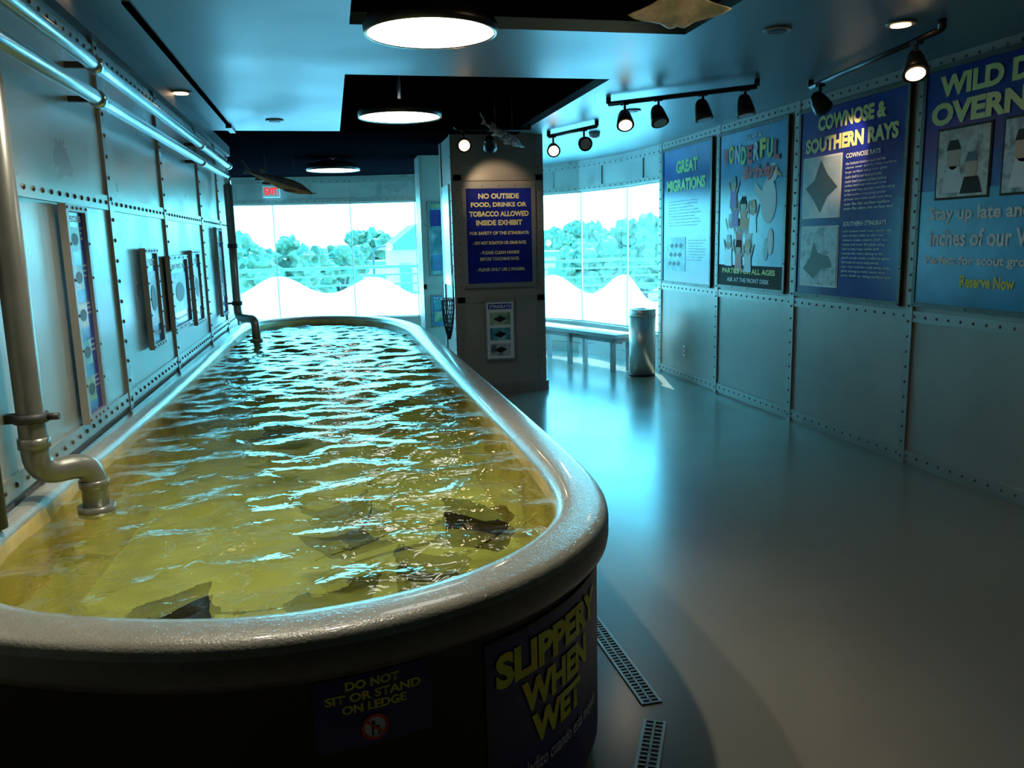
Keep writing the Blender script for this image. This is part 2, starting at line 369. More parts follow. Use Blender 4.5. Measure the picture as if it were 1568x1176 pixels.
# body path for curved signs
def body_s(x,y):
    return min(range(NN),key=lambda i:(off(i,.125)-Vector((x,y))).length)
blen=[0]
for i in range(3*NN): blen.append(blen[-1]+(off(i+1,.125)-off(i,.125)).length)
def body_pt(i0,a,e):
    s=blen[i0]+a; k=int(np.searchsorted(blen,s))-1; k=max(0,k); t=(s-blen[k])/(blen[k+1]-blen[k])
    q=off(k,.125).lerp(off(k+1,.125),t); n=nrm[k%NN].lerp(nrm[(k+1)%NN],t).normalized(); return q+n*e
def mk_text(s,size,bold=0,shear=0):
    c=bpy.data.curves.new('text','FONT'); c.body=s; c.size=size; c.offset=bold*size; c.shear=shear; c.resolution_u=3
    return c
def text_mesh(s,width,height,bold=.02,shear=0):
    c=mk_text(s,1,bold,shear); o=bpy.data.objects.new('tmp',c); COL.objects.link(o); bpy.context.view_layer.update()
    me=bpy.data.meshes.new_from_object(o.evaluated_get(bpy.context.evaluated_depsgraph_get())); bpy.data.objects.remove(o)
    co=np.array([v.co[:] for v in me.vertices]); mn=co.min(0); mx=co.max(0)
    for v in me.vertices: v.co.x=(v.co.x-mn[0])/(mx[0]-mn[0])*width; v.co.y=(v.co.y-mn[1])/(mx[1]-mn[1])*height
    return me
def curved_rect(name,i0,a0,a1,z0,z1,e,m,parent):
    b=B(); n=max(2,int((a1-a0)/.03))
    for k in range(n):
        p0=body_pt(i0,a0+(a1-a0)*k/n,e); p1=body_pt(i0,a0+(a1-a0)*(k+1)/n,e)
        b.poly([(*p0,z0),(*p1,z0),(*p1,z1),(*p0,z1)],m)
    bmesh.ops.remove_doubles(b.bm,verts=b.bm.verts,dist=1e-5)
    return b.done(name,parent,recalc=False)
def curved_text(s,i0,a0,z0,w,h,m,parent,rise=0,bold=.02,shear=0,e=.008):
    me=text_mesh(s,w,h,bold,shear)
    for v in me.vertices:
        q=body_pt(i0,a0+v.co.x,e); v.co=Vector((q.x,q.y,z0+v.co.y+rise*v.co.x))
    me.materials.clear(); me.materials.append(m); o=bpy.data.objects.new('text_'+s.split()[0].lower(),me); COL.objects.link(o); o.parent=parent
M_dnavy=mat('tank_sign_navy',(.010,.022,.17),.35)
i0=body_s(.31,1.76)
sg=empty('slippery_when_wet_sign')
W1=.60
curved_rect('panel',i0,0,W1,.10,.655,.004,M_dnavy,sg)
curved_rect('border_top',i0,0,W1,.648,.655,.006,M_blk,sg); curved_rect('border_side',i0,0,.008,.10,.655,.006,M_blk,sg)
curved_text('SLIPPERY',i0,.03,.525,.50,.092,M_yel,sg,bold=.05)
curved_text('WHEN',i0,.115,.422,.33,.086,M_yel,sg,bold=.05)
curved_text('WET',i0,.15,.322,.25,.084,M_yel,sg,bold=.05)
curved_text('Resbaladizo cuando está mojado',i0,.035,.235,.50,.052,M_wht,sg,bold=.01,shear=.2)
i1=body_s(-.09,1.65)
sg=empty('do_not_sit_sign')
curved_rect('panel',i1,0,.265,.505,.676,.004,M_dnavy,sg)
curved_text('DO NOT',i1,.07,.645,.12,.021,M_yel,sg,bold=.04,e=.006)
curved_text('SIT OR STAND',i1,.025,.617,.215,.021,M_yel,sg,bold=.04,e=.006)
curved_text('ON LEDGE',i1,.06,.590,.145,.021,M_yel,sg,bold=.04,e=.006)
def curved_shape(name,i0,pts,e,m,parent):
    b=B(); 
    for q in pts: b.poly([(*body_pt(i0,a,e),z+.022) for a,z in q],m)
    b.done(name,parent,recalc=False)
ring=[]; c0=(.13,.525); 
for k in range(24):
    a=k*math.tau/24; a2=(k+1)*math.tau/24
    ring.append([(c0[0]+math.cos(t)*rr,c0[1]+math.sin(t)*rr) for t,rr in((a,.024),(a,.031),(a2,.031),(a2,.024))])
curved_shape('white_disc',i1,[[(c0[0]+math.cos(k*math.tau/24)*.03,c0[1]+math.sin(k*math.tau/24)*.03) for k in range(24)]],.006,M_wht,sg)
curved_shape('prohibition_ring',i1,ring+[[(.107,.543),(.111,.547),(.153,.507),(.149,.503)]],.008,M_red,sg)
curved_shape('seated_figure',i1,[[(.122,.505),(.127,.505),(.127,.520),(.136,.520),(.136,.505),(.140,.505),(.140,.526),(.130,.528),(.130,.54),(.122,.54)]],.007,M_blk,sg)

# ------------------------------------------------------------ animals: rays
def ray_mesh(name,pos,span,yaw,mtop,flap=.25,roll=0,tail=.75,pitch=0,tailbend=.3,mbot=None):
    half=[(0,.262),(.035,.285),(.075,.29),(.12,.25),(.17,.19),(.25,.145),(.35,.085),(.44,.01),(.5,-.075),(.46,-.09),(.38,-.10),(.28,-.135),(.19,-.19),(.13,-.25),(.1,-.31),(.055,-.325),(.03,-.28),(0,-.275)]
    out=half+[(-x,y) for x,y in half[-2:0:-1]]
    b=B(); it=b.mi(mtop); ib=b.mi(mbot or mtop); sc=[1,.93,.8,.64,.46,.28,.12]
    def zt(x,y,s):
        body=math.exp(-(x/.13)**2)*(.075)+.018
        return body*math.sqrt(max(0,1-s**3)),flap*abs(x)**1.7
    tops=[];bots=[]
    for s in sc:
        rt=[];rb=[]
        for x,y in out:
            px,py=x*s,-.02+(y+.02)*s; h,fz=zt(px,py,s)
            rt.append(b.bm.verts.new((px,py,fz+h))); rb.append(b.bm.verts.new((px,py,fz-h*.45)) if s<1 else rt[-1])
        tops.append(rt); bots.append(rb)
    n=len(out)
    for R,idx,z in((tops,it,.093),(bots,ib,-.04)):
        for k in range(len(sc)-1):
            for j in range(n):
                vs=(R[k][j],R[k][(j+1)%n],R[k+1][(j+1)%n],R[k+1][j])
                fc=b.bm.faces.new(vs); fc.material_index=idx; fc.smooth=True
        c=b.bm.verts.new((0,-.02,z))
        for j in range(n):
            fc=b.bm.faces.new((R[-1][j],R[-1][(j+1)%n],c)); fc.material_index=idx; fc.smooth=True
    m=8; pts=[(tailbend*(k/m)**2*tail*.6,-.27-tail*k/m,.02) for k in range(m+1)]
    b.tube(pts,[.014*(1-k/m)+.003 for k in range(m+1)],M_blk,8)
    b.poly([(0,-.25,.03),(0,-.31,.05),(0,-.31,.02)],mtop)
    for s_ in(-1,1): b.ball((s_*.095,.215,.045),.016,M_blk,8,6)
    o=b.done(name,recalc=True)
    o.matrix_world=Matrix.Translation(pos)@Matrix.Rotation(yaw,4,'Z')@Matrix.Rotation(pitch,4,'X')@Matrix.Rotation(roll,4,'Y')@Matrix.Scale(span,4)
    return o
M_ray=mat('ray_skin_dark',(.03,.024,.010),.8,var=.4,scale=6,spec=.1)
M_ray2=mat('ray_skin_olive',(.10,.10,.045),.7,var=.3,scale=5,spec=.2)
M_belly=mat('ray_belly',(.4,.38,.25),.5)
ray_mesh('cownose_ray',(.44,2.66,.60),.46,math.radians(-75),M_ray,flap=.18,mbot=M_ray,tail=1.0)
ray_mesh('cownose_ray',(-.46,2.14,.615),.38,math.radians(75),M_ray,flap=.16,mbot=M_ray,tail=.9)
ray_mesh('cownose_ray',(-.06,2.14,.55),.42,math.radians(55),M_ray2,flap=.2,mbot=M_belly,tail=1.0)
ray_mesh('cownose_ray',(.24,2.34,.56),.40,math.radians(120),M_ray2,flap=.2,mbot=M_belly,tail=1.0)
ray_mesh('cownose_ray',(.0,3.0,.48),.42,math.radians(160),M_ray2,flap=.2,tail=1.0)
ray_mesh('cownose_ray',(-.3,4.4,.45),.45,math.radians(-150),M_ray2,flap=.2)
ray_mesh('cownose_ray',(.3,5.0,.45),.45,math.radians(-30),M_ray2,flap=.2)

# hanging animal models
M_model=mat('hanging_ray_cream',(.85,.68,.48),.5,var=.3,scale=9)
M_cable=mat('hanging_wire',(.1,.1,.1),.4,metal=.8)
o=ray_mesh('hanging_ray_model',(1.47,3.36,2.53),.42,math.radians(-20),M_model,flap=-.3,pitch=math.radians(-24),tail=.3)
b=B()
b.tube([(1.47,3.36,2.56),(1.47,3.36,3.15)],.003,M_cable,6); wv=b.done('hanging_wire',o); wv.matrix_parent_inverse=o.matrix_world.inverted()
def fish(name,nose,tailp,rad,mt,mb,ztop):
    nose=Vector(nose); tl=Vector(tailp); root=empty(name); b=B(); d=tl-nose; L=d.length; d.normalize()
    side=d.cross(Vector((0,0,1))).normalized(); up=side.cross(d)
    it=b.mi(mt); ib=b.mi(mb); prof=[(0,.03,.3),(.06,.16,-.1),(.13,.45,0),(.22,.85,0),(.35,1,0),(.5,.92,0),(.65,.66,0),(.78,.4,.05),(.88,.22,.15),(.95,.12,.3)]
    R=[]
    for t,q,lift in prof:
        c=nose+d*L*t+up*rad*lift*.6
        R.append([b.bm.verts.new(c+side*math.cos(a)*q*rad*.8+up*math.sin(a)*q*rad) for a in [k*math.tau/14 for k in range(14)]])
    for k in range(len(R)-1):
        for j in range(14):
            fc=b.bm.faces.new((R[k][j],R[k][(j+1)%14],R[k+1][(j+1)%14],R[k+1][j])); fc.smooth=True; fc.material_index=it if j<7 else ib
    b.bm.faces.new(R[0]); b.bm.faces.new(R[-1])
    def fin(pts,m=mt,th=.004):
        P=[nose+d*L*a+side*s_*rad+up*u*rad for a,s_,u in pts]
        n=(P[1]-P[0]).cross(P[2]-P[0]).normalized()*th
        A=[b.bm.verts.new(q+n) for q in P]; C=[b.bm.verts.new(q-n) for q in P]; i=b.mi(m)
        for fcv in [A,C[::-1]]+[[A[k],C[k],C[(k+1)%len(P)],A[(k+1)%len(P)]] for k in range(len(P))]:
            fc=b.bm.faces.new(fcv); fc.material_index=i
    fin([(.88,0,.2),(1.06,0,1.5),(1.02,0,.9),(.97,0,.2),(1.0,0,-.5),(.9,0,-.15)])
    fin([(.66,0,.6),(.76,0,1.2),(.8,0,1.0),(.78,0,.35)]); fin([(.72,0,-.5),(.82,0,-.9),(.82,0,-.3)])
    for s_ in(-1,1):
        fin([(.24,s_*.6,-.4),(.33,s_*1.5,-.8),(.38,s_*1.3,-.8),(.33,s_*.6,-.5)])
        fin([(.6,s_*.4,-.6),(.67,s_*.9,-.9),(.7,s_*.7,-.9),(.68,s_*.3,-.6)])
        b.ball(nose+d*L*.15+side*s_*rad*.38+up*rad*.15,rad*.1,M_blk,8,6)
    b.done('fish_body',root)
    b=B()
    for t in(.3,.7):
        c=nose+d*L*t; b.tube([c+up*rad*.6,Vector((c.x,c.y,ztop))],.002,M_cable,6)
    b.done('suspension_wires',root)
M_sturg=mat('sturgeon_brown',(.13,.11,.10),.45,var=.4,scale=14); M_stb=mat('sturgeon_belly',(.6,.28,.10),.45)
M_gar=picmat('gar_pattern',(.05,.05,.05),(.6,.6,.57),(.9,.9,.85),30)
fish('hanging_sturgeon_model',(-.10,8.5,2.10),(-.80,8.8,2.36),.065,M_sturg,M_stb,ZC)
fish('hanging_gar_model',(1.80,7.55,2.44),(1.34,7.2,2.62),.045,M_gar,M_gar,3.15)

# ------------------------------------------------------------ column(s)
def board(origin,u,v=(0,0,1)):
    u=Vector(u); v=Vector(v); n=u.cross(v); M=Matrix.Identity(4)
    for i in range(3): M[i][0]=u[i]; M[i][1]=v[i]; M[i][2]=n[i]; M[i][3]=origin[i]
    return M
def rect(bb,M,x,y,w,h,d,m,z0=0): bb.box(x,x+w,y,y+h,z0,z0+d,m,M)
def txt(parent,M,s,x,y,w,h,m,bold=.02,shear=0,d=.012,rot=0):
    c=mk_text(s,1,bold,shear); o=bpy.data.objects.new('lettering',c); COL.objects.link(o); c.materials.append(m)
    bpy.context.view_layer.update(); bb=o.bound_box; x0=min(q[0] for q in bb); x1=max(q[0] for q in bb); y0=min(q[1] for q in bb); y1=max(q[1] for q in bb)
    sx=w/(x1-x0); sy=h/(y1-y0)
    o.matrix_world=M@Matrix.Translation((x,y,d))@Matrix.Rotation(rot,4,'Z')@Matrix.Diagonal((sx,sy,1,1))@Matrix.Translation((-x0,-y0,0))
    o.parent=parent
    return o
def para(parent,M,x,y,w,n,lh,m,seed=0,d=.012):
    rnd=random.Random(seed); words='rays glide over the sandy bottom of warm coastal waters and feed on clams crabs and shrimp using strong flat teeth to crush each shell they swim in large groups near the surface'.split()
    for k in range(n):
        l=[]; 
        while len(' '.join(l))<30: l.append(rnd.choice(words))
        txt(parent,M,' '.join(l),x,y-k*lh*1.5,w*rnd.uniform(.72,1) ,lh*.95,m,.012,0,d)
P_ray1=picmat('photo_ray_white',(.7,.75,.78),(.5,.6,.65),(.85,.85,.8),3)
P_sea=picmat('photo_sea',(.02,.2,.3),(.1,.4,.5),(.4,.7,.75),6)
P_grey=picmat('photo_grey',(.3,.35,.4),(.6,.65,.65),(.12,.15,.18),8)
P_tan=picmat('photo_tan',(.5,.4,.3),(.75,.7,.6),(.25,.2,.15),8)
P_green=picmat('photo_green',(.1,.3,.15),(.3,.5,.3),(.6,.6,.5),9)
M_pale=mat('ink_pale_yellow',(.9,.86,.42),.5)
M_rb=mat('print_ray_brown',(.07,.05,.03),.5)

col=empty('column')
b=B(); b.box(1.26,2.22,8.5,9.35,0,ZC,M_wall)
b.box(1.24,2.24,8.48,9.37,0,.1,M_strip)
for x in(1.27,2.13): b.box(x,x+.08,8.486,8.5,.1,ZC,M_strip)
for z in(1.0,2.25): b.box(1.27,2.21,8.486,8.5,z-.03,z+.03,M_strip)
b.box(1.246,1.26,8.5,8.58,.1,ZC,M_strip); b.box(1.246,1.26,9.25,9.35,.1,ZC,M_strip)
k=.15
while k<ZC: 
    for q in(1.31,2.17): b.rivet((q,8.486,k),(0,-1,0),M_rivet,.008)
    b.rivet((1.246,8.54,k),(-1,0,0),M_rivet,.008)
    k+=.11
b.box(1.236,1.26,8.66,9.15,1.15,2.2,M_chrome)
b.done('column_body',col)
def pframe(bb,M,w,h,t,d,m):
    rect(bb,M,-t,-t,w+2*t,t,d,m); rect(bb,M,-t,h,w+2*t,t,d,m); rect(bb,M,-t,0,t,h,d,m); rect(bb,M,w,0,t,h,d,m)
    for x in(-t/2,w+t/2):
        for y in np.linspace(-t/2,h+t/2,7): bb.rivet(M@Vector((x,y,d)),M.to_3x3()@Vector((0,0,1)),M_rivet,.007)
    for y in(-t/2,h+t/2):
        for x in np.linspace(0,w,5)[1:-1]: bb.rivet(M@Vector((x,y,d)),M.to_3x3()@Vector((0,0,1)),M_rivet,.007)
sg=empty('no_outside_food_sign'); M=board((1.39,8.486,1.17),(1,0,0)); b=B(); rect(b,M,0,0,.69,.97,.012,M_navy); pframe(b,M,.69,.97,.045,.02,M_frame); b.done('panel',sg)
for s,x,y,w,h in(('NO OUTSIDE',.13,.865,.43,.055),('FOOD, DRINKS OR',.05,.775,.59,.055),('TOBACCO ALLOWED',.03,.685,.63,.055),('INSIDE EXHIBIT',.10,.595,.49,.055)):
    txt(sg,M,s,x,y,w,h,M_pale,.045,0,.015)
for s,x,y,w in(('FOR SAFETY OF THE STINGRAYS:',.03,.50,.63),('- DO NOT SCRATCH OR GRAB RAYS.',.06,.40,.57),('- PLEASE CLEAN HANDS',.13,.30,.42),('BEFORE TOUCHING RAYS.',.13,.235,.42),('- PLEASE ONLY USE 2 FINGERS.',.09,.125,.52)):
    txt(sg,M,s,x,y,w,.034,M_pale,.035,0,.015)
sg=empty('stingray_info_sign'); M=board((1.57,8.486,.37),(1,0,0)); b=B(); rect(b,M,0,0,.29,.60,.012,M_wht); pframe(b,M,.29,.60,.02,.018,M_frame)
rect(b,M,.02,.525,.25,.055,.004,M_navy,.012)
for k,(mm) in enumerate((P_green,P_sea,P_grey)): rect(b,M,.035,.36-.165*k,.22,.13,.004,mm,.012)
b.done('panel',sg); txt(sg,M,'STINGRAYS',.03,.535,.23,.035,M_wht,.03,0,.02)
b=B(); 
for k in range(3): b.poly([M@Vector((.145+dx,.42-.165*k+dy,.019)) for dx,dy in((-.07,0),(0,-.035),(.07,.005),(.0,.035))],M_blk)
b.done('ray_silhouettes',sg)
col=empty('column')
b=B(); b.box(1.14,1.62,10.5,11.0,0,ZC,M_wallL); b.box(1.12,1.64,10.48,11.02,0,.1,M_strip); b.box(1.14,1.18,10.49,10.5,.1,ZC,M_stripL); b.box(1.14,1.62,10.49,10.5,1.02,1.08,M_stripL); b.done('column_body',col)
sg=empty('wall_poster_small'); M=board((1.24,10.49,1.2),(1,0,0)); b=B(); rect(b,M,0,0,.17,.9,.01,P_sea); pframe(b,M,.17,.9,.015,.014,M_frame)
for k in range(3): rect(b,M,.02,.05+.28*k,.13,.2,.004,(M_sky,P_sea,M_navy)[k],.01)
b.done('panel',sg); txt(sg,M,'TOUCH',.02,.84,.13,.04,M_yel,.02,0,.016)
sg=empty('wall_poster_small'); M=board((1.24,10.49,.55),(1,0,0)); b=B(); rect(b,M,0,0,.17,.38,.01,M_sky); pframe(b,M,.17,.38,.015,.014,M_frame); rect(b,M,.02,.05,.13,.13,.004,P_green,.01); rect(b,M,.02,.2,.13,.13,.004,P_sea,.01); b.done('panel',sg)
txt(sg,M,'RAYS',.02,.34,.13,.03,M_wht,.02,0,.016)

# dip net hanging beside column
net=empty('dip_net'); b=B(); cx_,cy_,cz_=1.17,8.5,1.02
b.tube([(cx_+.13*math.cos(a)*.5,cy_+.14*math.sin(a),cz_) for a in [k*math.tau/20 for k in range(21)]],.006,M_blk,6)
b.tube([(cx_+.06,cy_,cz_),(cx_+.06,cy_,cz_+.35)],.008,M_chrome,8)
for k in range(16):
    a=k*math.tau/16
    b.tube([(cx_+.065*math.cos(a+q*.9)*(1-q**2.2*.8),cy_+.14*math.sin(a+q*.9)*(1-q**2.2*.8),cz_-.42*q) for q in [j/8 for j in range(9)]],.003,M_blk,4,False)
    b.tube([(cx_+.065*math.cos(a-q*.9)*(1-q**2.2*.8),cy_+.14*math.sin(a-q*.9)*(1-q**2.2*.8),cz_-.42*q) for q in [j/8 for j in range(9)]],.003,M_blk,4,False)
b.done('net_bag',net)

# ------------------------------------------------------------ right wall posters
def rposter(name,y1,w,z0,h,m):
    e=empty(name); M=board((XR-.016,y1,z0),(0,-1,0)); b=B(); rect(b,M,0,0,w,h,.012,m); pframe(b,M,w,h,.03,.02,M_bronze); return e,M,b
U=lambda b,M,pts,m,d=.014: b.poly([M@Vector((x,y,d)) for x,y in pts],m)
def blob(b,M,cx,cy,rx,ry,m,d=.014,n=18): U(b,M,[(cx+rx*math.cos(k*math.tau/n),cy+ry*math.sin(k*math.tau/n)) for k in range(n)],m,d)
e,M,b=rposter('great_migrations_poster',9.11,1.22,1.10,1.46,M_blue)
rect(b,M,.12,.12,.5,.38,.003,P_sea,.012)
for k in range(9):
    x,y=.2+.12*(k%3)+.03*(k//3),.2+.1*(k//3); U(b,M,[(x-.05,y),(x,y-.025),(x+.05,y+.005),(x,y+.035)],M_rb,.017)
b.done('panel',e)
txt(e,M,'GREAT',.36,1.19,.55,.14,M_grn,.05,0,.016); txt(e,M,'MIGRATIONS',.10,1.0,1.0,.13,M_grn,.05,0,.016)
para(e,M,.15,.88,.9,9,.022,M_wht,1,.016); para(e,M,.68,.45,.45,8,.02,M_wht,9,.016)
e,M,b=rposter('birthday_party_poster',7.69,1.22,1.12,1.44,M_sky)
M_skin=mat('print_skin',(.75,.48,.32),.5); M_pr=mat('print_purple',(.35,.08,.55),.5); M_or=mat('print_orange',(.9,.35,.04),.5)
for k,(x,y) in enumerate([(.25,.55),(.42,.5),(.6,.5),(.33,.72),(.5,.7),(.68,.66),(.22,.35),(.42,.3),(.6,.3),(.3,.9)]):
    mm=(M_navy,M_red,M_wht,M_pr,M_or,M_blue)[k%6]
    U(b,M,[(x-.07,y-.16),(x+.07,y-.16),(x+.055,y+.02),(x-.055,y+.02)],mm,.0135+.0006*k)
    blob(b,M,x,y+.06,.05,.065,M_skin,.0142+.0006*k); U(b,M,[(x-.055,y+.07),(x+.055,y+.07),(x+.03,y+.14),(x-.035,y+.14)],(M_blk,M_bark,M_or)[k%3],.0145+.0006*k)
    for s_ in(-1,1): U(b,M,[(x+s_*.05,y),(x+s_*.1,y+.1),(x+s_*.115,y+.09),(x+s_*.065,y-.03)],M_skin,.0137+.0006*k)
blob(b,M,.95,.78,.13,.2,M_wht,.016); blob(b,M,1.02,1.02,.075,.08,M_wht,.0165); U(b,M,[(1.07,1.0),(1.17,.97),(1.07,1.05)],M_or,.017); blob(b,M,1.03,1.05,.015,.02,M_blk,.018)
U(b,M,[(.86,.85),(.72,.95),(.7,.88),(.85,.72)],M_wht,.0165); blob(b,M,1.0,.42,.05,.12,M_wht,.016); blob(b,M,.92,.35,.04,.1,M_blk,.0155)
rect(b,M,0,0,1.22,.2,.003,M_bark,.012); b.done('panel',e)
txt(e,M,'HAVE A',.5,1.34,.3,.05,M_wht,.02,0,.017)
for k,(ch,mm) in enumerate(zip('WONDERFUL',(M_red,M_yel,M_wht,M_grn,M_red,M_wht,M_yel,M_grn,M_red))): txt(e,M,ch,.08+.118*k,1.14+.02*math.sin(k*1.3),.10,.17,mm,.05,0,.022)
txt(e,M,'Birthday',.48,.96,.58,.15,M_red,.035,.3,.022)
txt(e,M,'PARTIES FOR ALL AGES',.1,.12,1.0,.05,M_yel,.03,0,.018); txt(e,M,'ASK AT THE FRONT DESK',.2,.04,.8,.04,M_wht,.02,0,.018)
e,M,b=rposter('cownose_southern_rays_poster',6.25,1.27,1.12,1.44,M_navy)
rect(b,M,.05,.60,.52,.48,.003,M_wht,.012); rect(b,M,.065,.615,.49,.45,.003,P_ray1,.015); rect(b,M,.05,.06,.52,.48,.003,M_wht,.012); rect(b,M,.065,.075,.49,.45,.003,P_grey,.015)
U(b,M,[(.10,.84),(.22,.90),(.30,1.05),(.40,.93),(.53,.83),(.40,.76),(.31,.64),(.22,.74)],M_rb,.019)
U(b,M,[(.10,.20),(.2,.30),(.24,.42),(.3,.33),(.45,.30),(.5,.22),(.35,.2),(.25,.12)],M_rb,.019)
b.done('panel',e)
M_spot=mat('ink_pale',(.88,.86,.32),.5)
txt(e,M,'COWNOSE &',.24,1.27,.82,.115,M_spot,.05,0,.017); txt(e,M,'SOUTHERN RAYS',.08,1.11,1.12,.115,M_spot,.05,0,.017)
txt(e,M,'COWNOSE RAYS',.62,1.03,.4,.035,M_wht,.03,0,.017); para(e,M,.62,.98,.58,11,.022,M_wht,2,.017)
txt(e,M,'SOUTHERN STINGRAYS',.62,.53,.5,.035,M_wht,.03,0,.017); para(e,M,.62,.48,.58,11,.022,M_wht,3,.017)
e,M,b=rposter('overnights_poster',4.80,1.85,1.13,1.46,M_navy)
rect(b,M,0,0,1.85,.72,.002,M_sky,.012)
for x,mm in((.13,P_tan),(.66,P_grey),(1.2,P_green)):
    rect(b,M,x,.66,.45,.44,.003,M_bark,.014); rect(b,M,x+.015,.675,.42,.41,.003,mm,.017)
    blob(b,M,x+.15,.92,.06,.08,M_skin,.021); U(b,M,[(x+.06,.7),(x+.26,.7),(x+.2,.86),(x+.1,.86)],M_wht,.021)
    blob(b,M,x+.3,.85,.05,.07,M_skin,.022); U(b,M,[(x+.22,.69),(x+.4,.69),(x+.36,.79),(x+.25,.79)],M_bark,.022)
    U(b,M,[(x+.09,.96),(x+.21,.96),(x+.18,1.02),(x+.11,1.02)],M_bark,.0225); U(b,M,[(x+.25,.88),(x+.35,.88),(x+.33,.935),(x+.27,.935)],M_blk,.0227)
b.done('panel',e)
txt(e,M,'WILD DREAMS',.12,1.29,1.30,.13,M_spot,.05,0,.017); txt(e,M,'OVERNIGHTS',.06,1.12,1.40,.14,M_spot,.05,0,.017)
txt(e,M,'Stay up late and Sleep',.09,.51,1.12,.11,M_wht,.03,0,.017); txt(e,M,'inches of our Whales',.11,.37,1.08,.11,M_wht,.03,0,.017)
txt(e,M,'Perfect for scout groups and',.08,.24,1.1,.075,M_wht,.03,0,.017); txt(e,M,'Reserve Now',.40,.12,.42,.075,M_yel,.03,0,.017)

# outlet
b=B(); M=board((XR,8.58,.27),(0,-1,0)); rect(b,M,0,0,.075,.12,.006,M_wht); rect(b,M,.022,.02,.03,.033,.003,M_frame,.006); rect(b,M,.022,.067,.03,.033,.003,M_frame,.006)
for z in(.03,.077):
    for x in(.03,.042): rect(b,M,x,z,.003,.012,.001,M_blk,.009)
b.done('power_outlet')

# ------------------------------------------------------------ left wall signs
def lsign(name,y0,w,z0,h,m,fr=.03,fd=.03):
    e=empty(name); M=board((XL+.018,y0,z0),(0,1,0)); b=B(); rect(b,M,0,0,w,h,.014,m); pframe(b,M,w,h,fr,fd,M_frame); return e,M,b
e,M,b=lsign('species_id_sign',3.60,.23,.93,.83,M_navy)
for k in range(5): rect(b,M,.03,.05+.155*k,.12,.10,.003,(P_green,P_sea,P_tan,P_grey,P_sea)[k],.014)
for k in range(5): blob(b,M,.09,.10+.155*k,.045,.025,M_rb,.018)
b.done('panel',e); txt(e,M,'SPECIES',.03,.79,.17,.025,M_wht,.02,0,.016)
for k in range(5): para(e,M,.155,.14+.155*k,.06,3,.014,M_wht,6+k,.016)
for nm,y0,w,z0,h,pm in(('animal_photo_sign',4.95,.28,1.07,.51,P_grey),('animal_photo_sign',5.64,.62,1.1,.43,P_sea),('animal_photo_sign',6.52,.32,1.06,.5,P_tan),('animal_photo_sign',8.02,.34,1.0,.76,P_grey)):
    e,M,b=lsign(nm,y0,w,z0,h,M_blue); rect(b,M,w*.1,h*.2,w*.8,h*.6,.003,pm,.014); blob(b,M,w*.5,h*.5,w*.25,h*.15,M_rb,.019); b.done('panel',e)
    txt(e,M,'RAY FACTS',w*.1,h*.86,w*.8,h*.08,M_yel,.03,0,.017); txt(e,M,'please touch gently',w*.1,h*.07,w*.8,h*.06,M_wht,.02,0,.017)

# ------------------------------------------------------------ pipes
b=B(); px_,py_=-.978,2.86; ox=-.845
b.tube(bend([(px_,py_,ZC-.002),(px_,py_,.885),(ox,2.97,.885),(ox,2.97,.70)],.07,8),.042,M_pipe,24)
b.tube([(ox,2.97,.70),(ox,2.97,.735)],.06,M_pipe,24); b.tube([(ox,2.97,.80),(ox,2.97,.825)],.048,M_pipe,24)
b.tube([(px_,py_,.975),(px_,py_,1.01)],.048,M_pipe,24)
b.tube([(px_,py_,1.06),(px_,py_,1.09)],.052,M_dark,24); b.box(XL+.001,px_,py_-.015,py_+.015,1.06,1.09,M_dark); b.tube([(px_+.05,py_,1.075),(px_+.085,py_,1.075)],.012,M_dark,10)
b.done('water_inlet_pipe')
b=B()
b.tube([(-1.005,2.55,ZC-.002),(-1.005,2.55,.81)],.035,M_dark,20); b.done('drain_pipe')
b=B()
b.tube(bend([(-.93,8.50,2.20),(-.93,8.50,.92),(-.74,8.15,.92),(-.74,8.15,.70)],.09,8),.04,M_pipe,20)
b.tube([(-.74,8.15,.70),(-.74,8.15,.74)],.058,M_pipe,20); b.tube([(-.93,8.50,1.04),(-.93,8.50,1.08)],.05,M_dark,20); b.tube([(-.93,8.50,1.6),(-.93,8.50,1.64)],.048,M_dark,20)
b.box(XL+.001,-.93,8.49,8.51,1.05,1.07,M_dark); b.done('water_inlet_pipe')
b=B()
b.tube([(-.93,-1,2.36),(-.93,8.7,2.40)],.029,M_chrome,20)
b.tube([(-.93,-1,2.20),(-.93,8.54,2.28)],.029,M_chrome,20); b.tube([(-.93,8.50,2.28),(-.93,8.50,2.20)],.034,M_chrome,16)
for y in(.9,3.95,6.9):
    for z in(2.364+.0041*y,2.208+.0084*y):
        b.tube([(-.93,y-.05,z),(-.93,y+.05,z)],.036,M_chrome,20)
        b.box(XL+.001,-.93,y-.012,y+.012,z-.012,z+.012,M_dark)
b.tube([(-.93,8.66,2.40),(-.93,8.74,2.40)],.036,M_chrome,16)
b.done('overhead_pipes')

# ------------------------------------------------------------ bench, bin, drains
bench=empty('bench'); b=B(); A=Vector((3.28,9.25,0)); C=Vector((2.62,11.05,0)); d=(C-A); L=d.length; d.normalize(); n=Vector((d.y,-d.x,0))
M=Matrix.Identity(4)
for i in range(3): M[i][0]=d[i]; M[i][1]=n[i]; M[i][2]=(0,0,1)[i]; M[i][3]=A[i]
b.box(0,L,0,.34,.41,.46,M_bench,M); b.done('seat',bench,bevel=.008)
for k,a in enumerate((.08,L/2,L-.14)):
    b=B(); b.box(a,a+.05,.02,.07,0,.41,M_bench,M); b.box(a,a+.05,.27,.32,0,.41,M_bench,M); b.box(a,a+.05,.02,.32,.35,.41,M_bench,M); b.done('leg_%d'%(k+1),bench)
b=B(); b.box(.1,L-.1,.15,.19,.33,.38,M_bench,M); b.done('stretcher',bench)
tb=empty('trash_bin'); b=B(); c=(3.52,9.0)
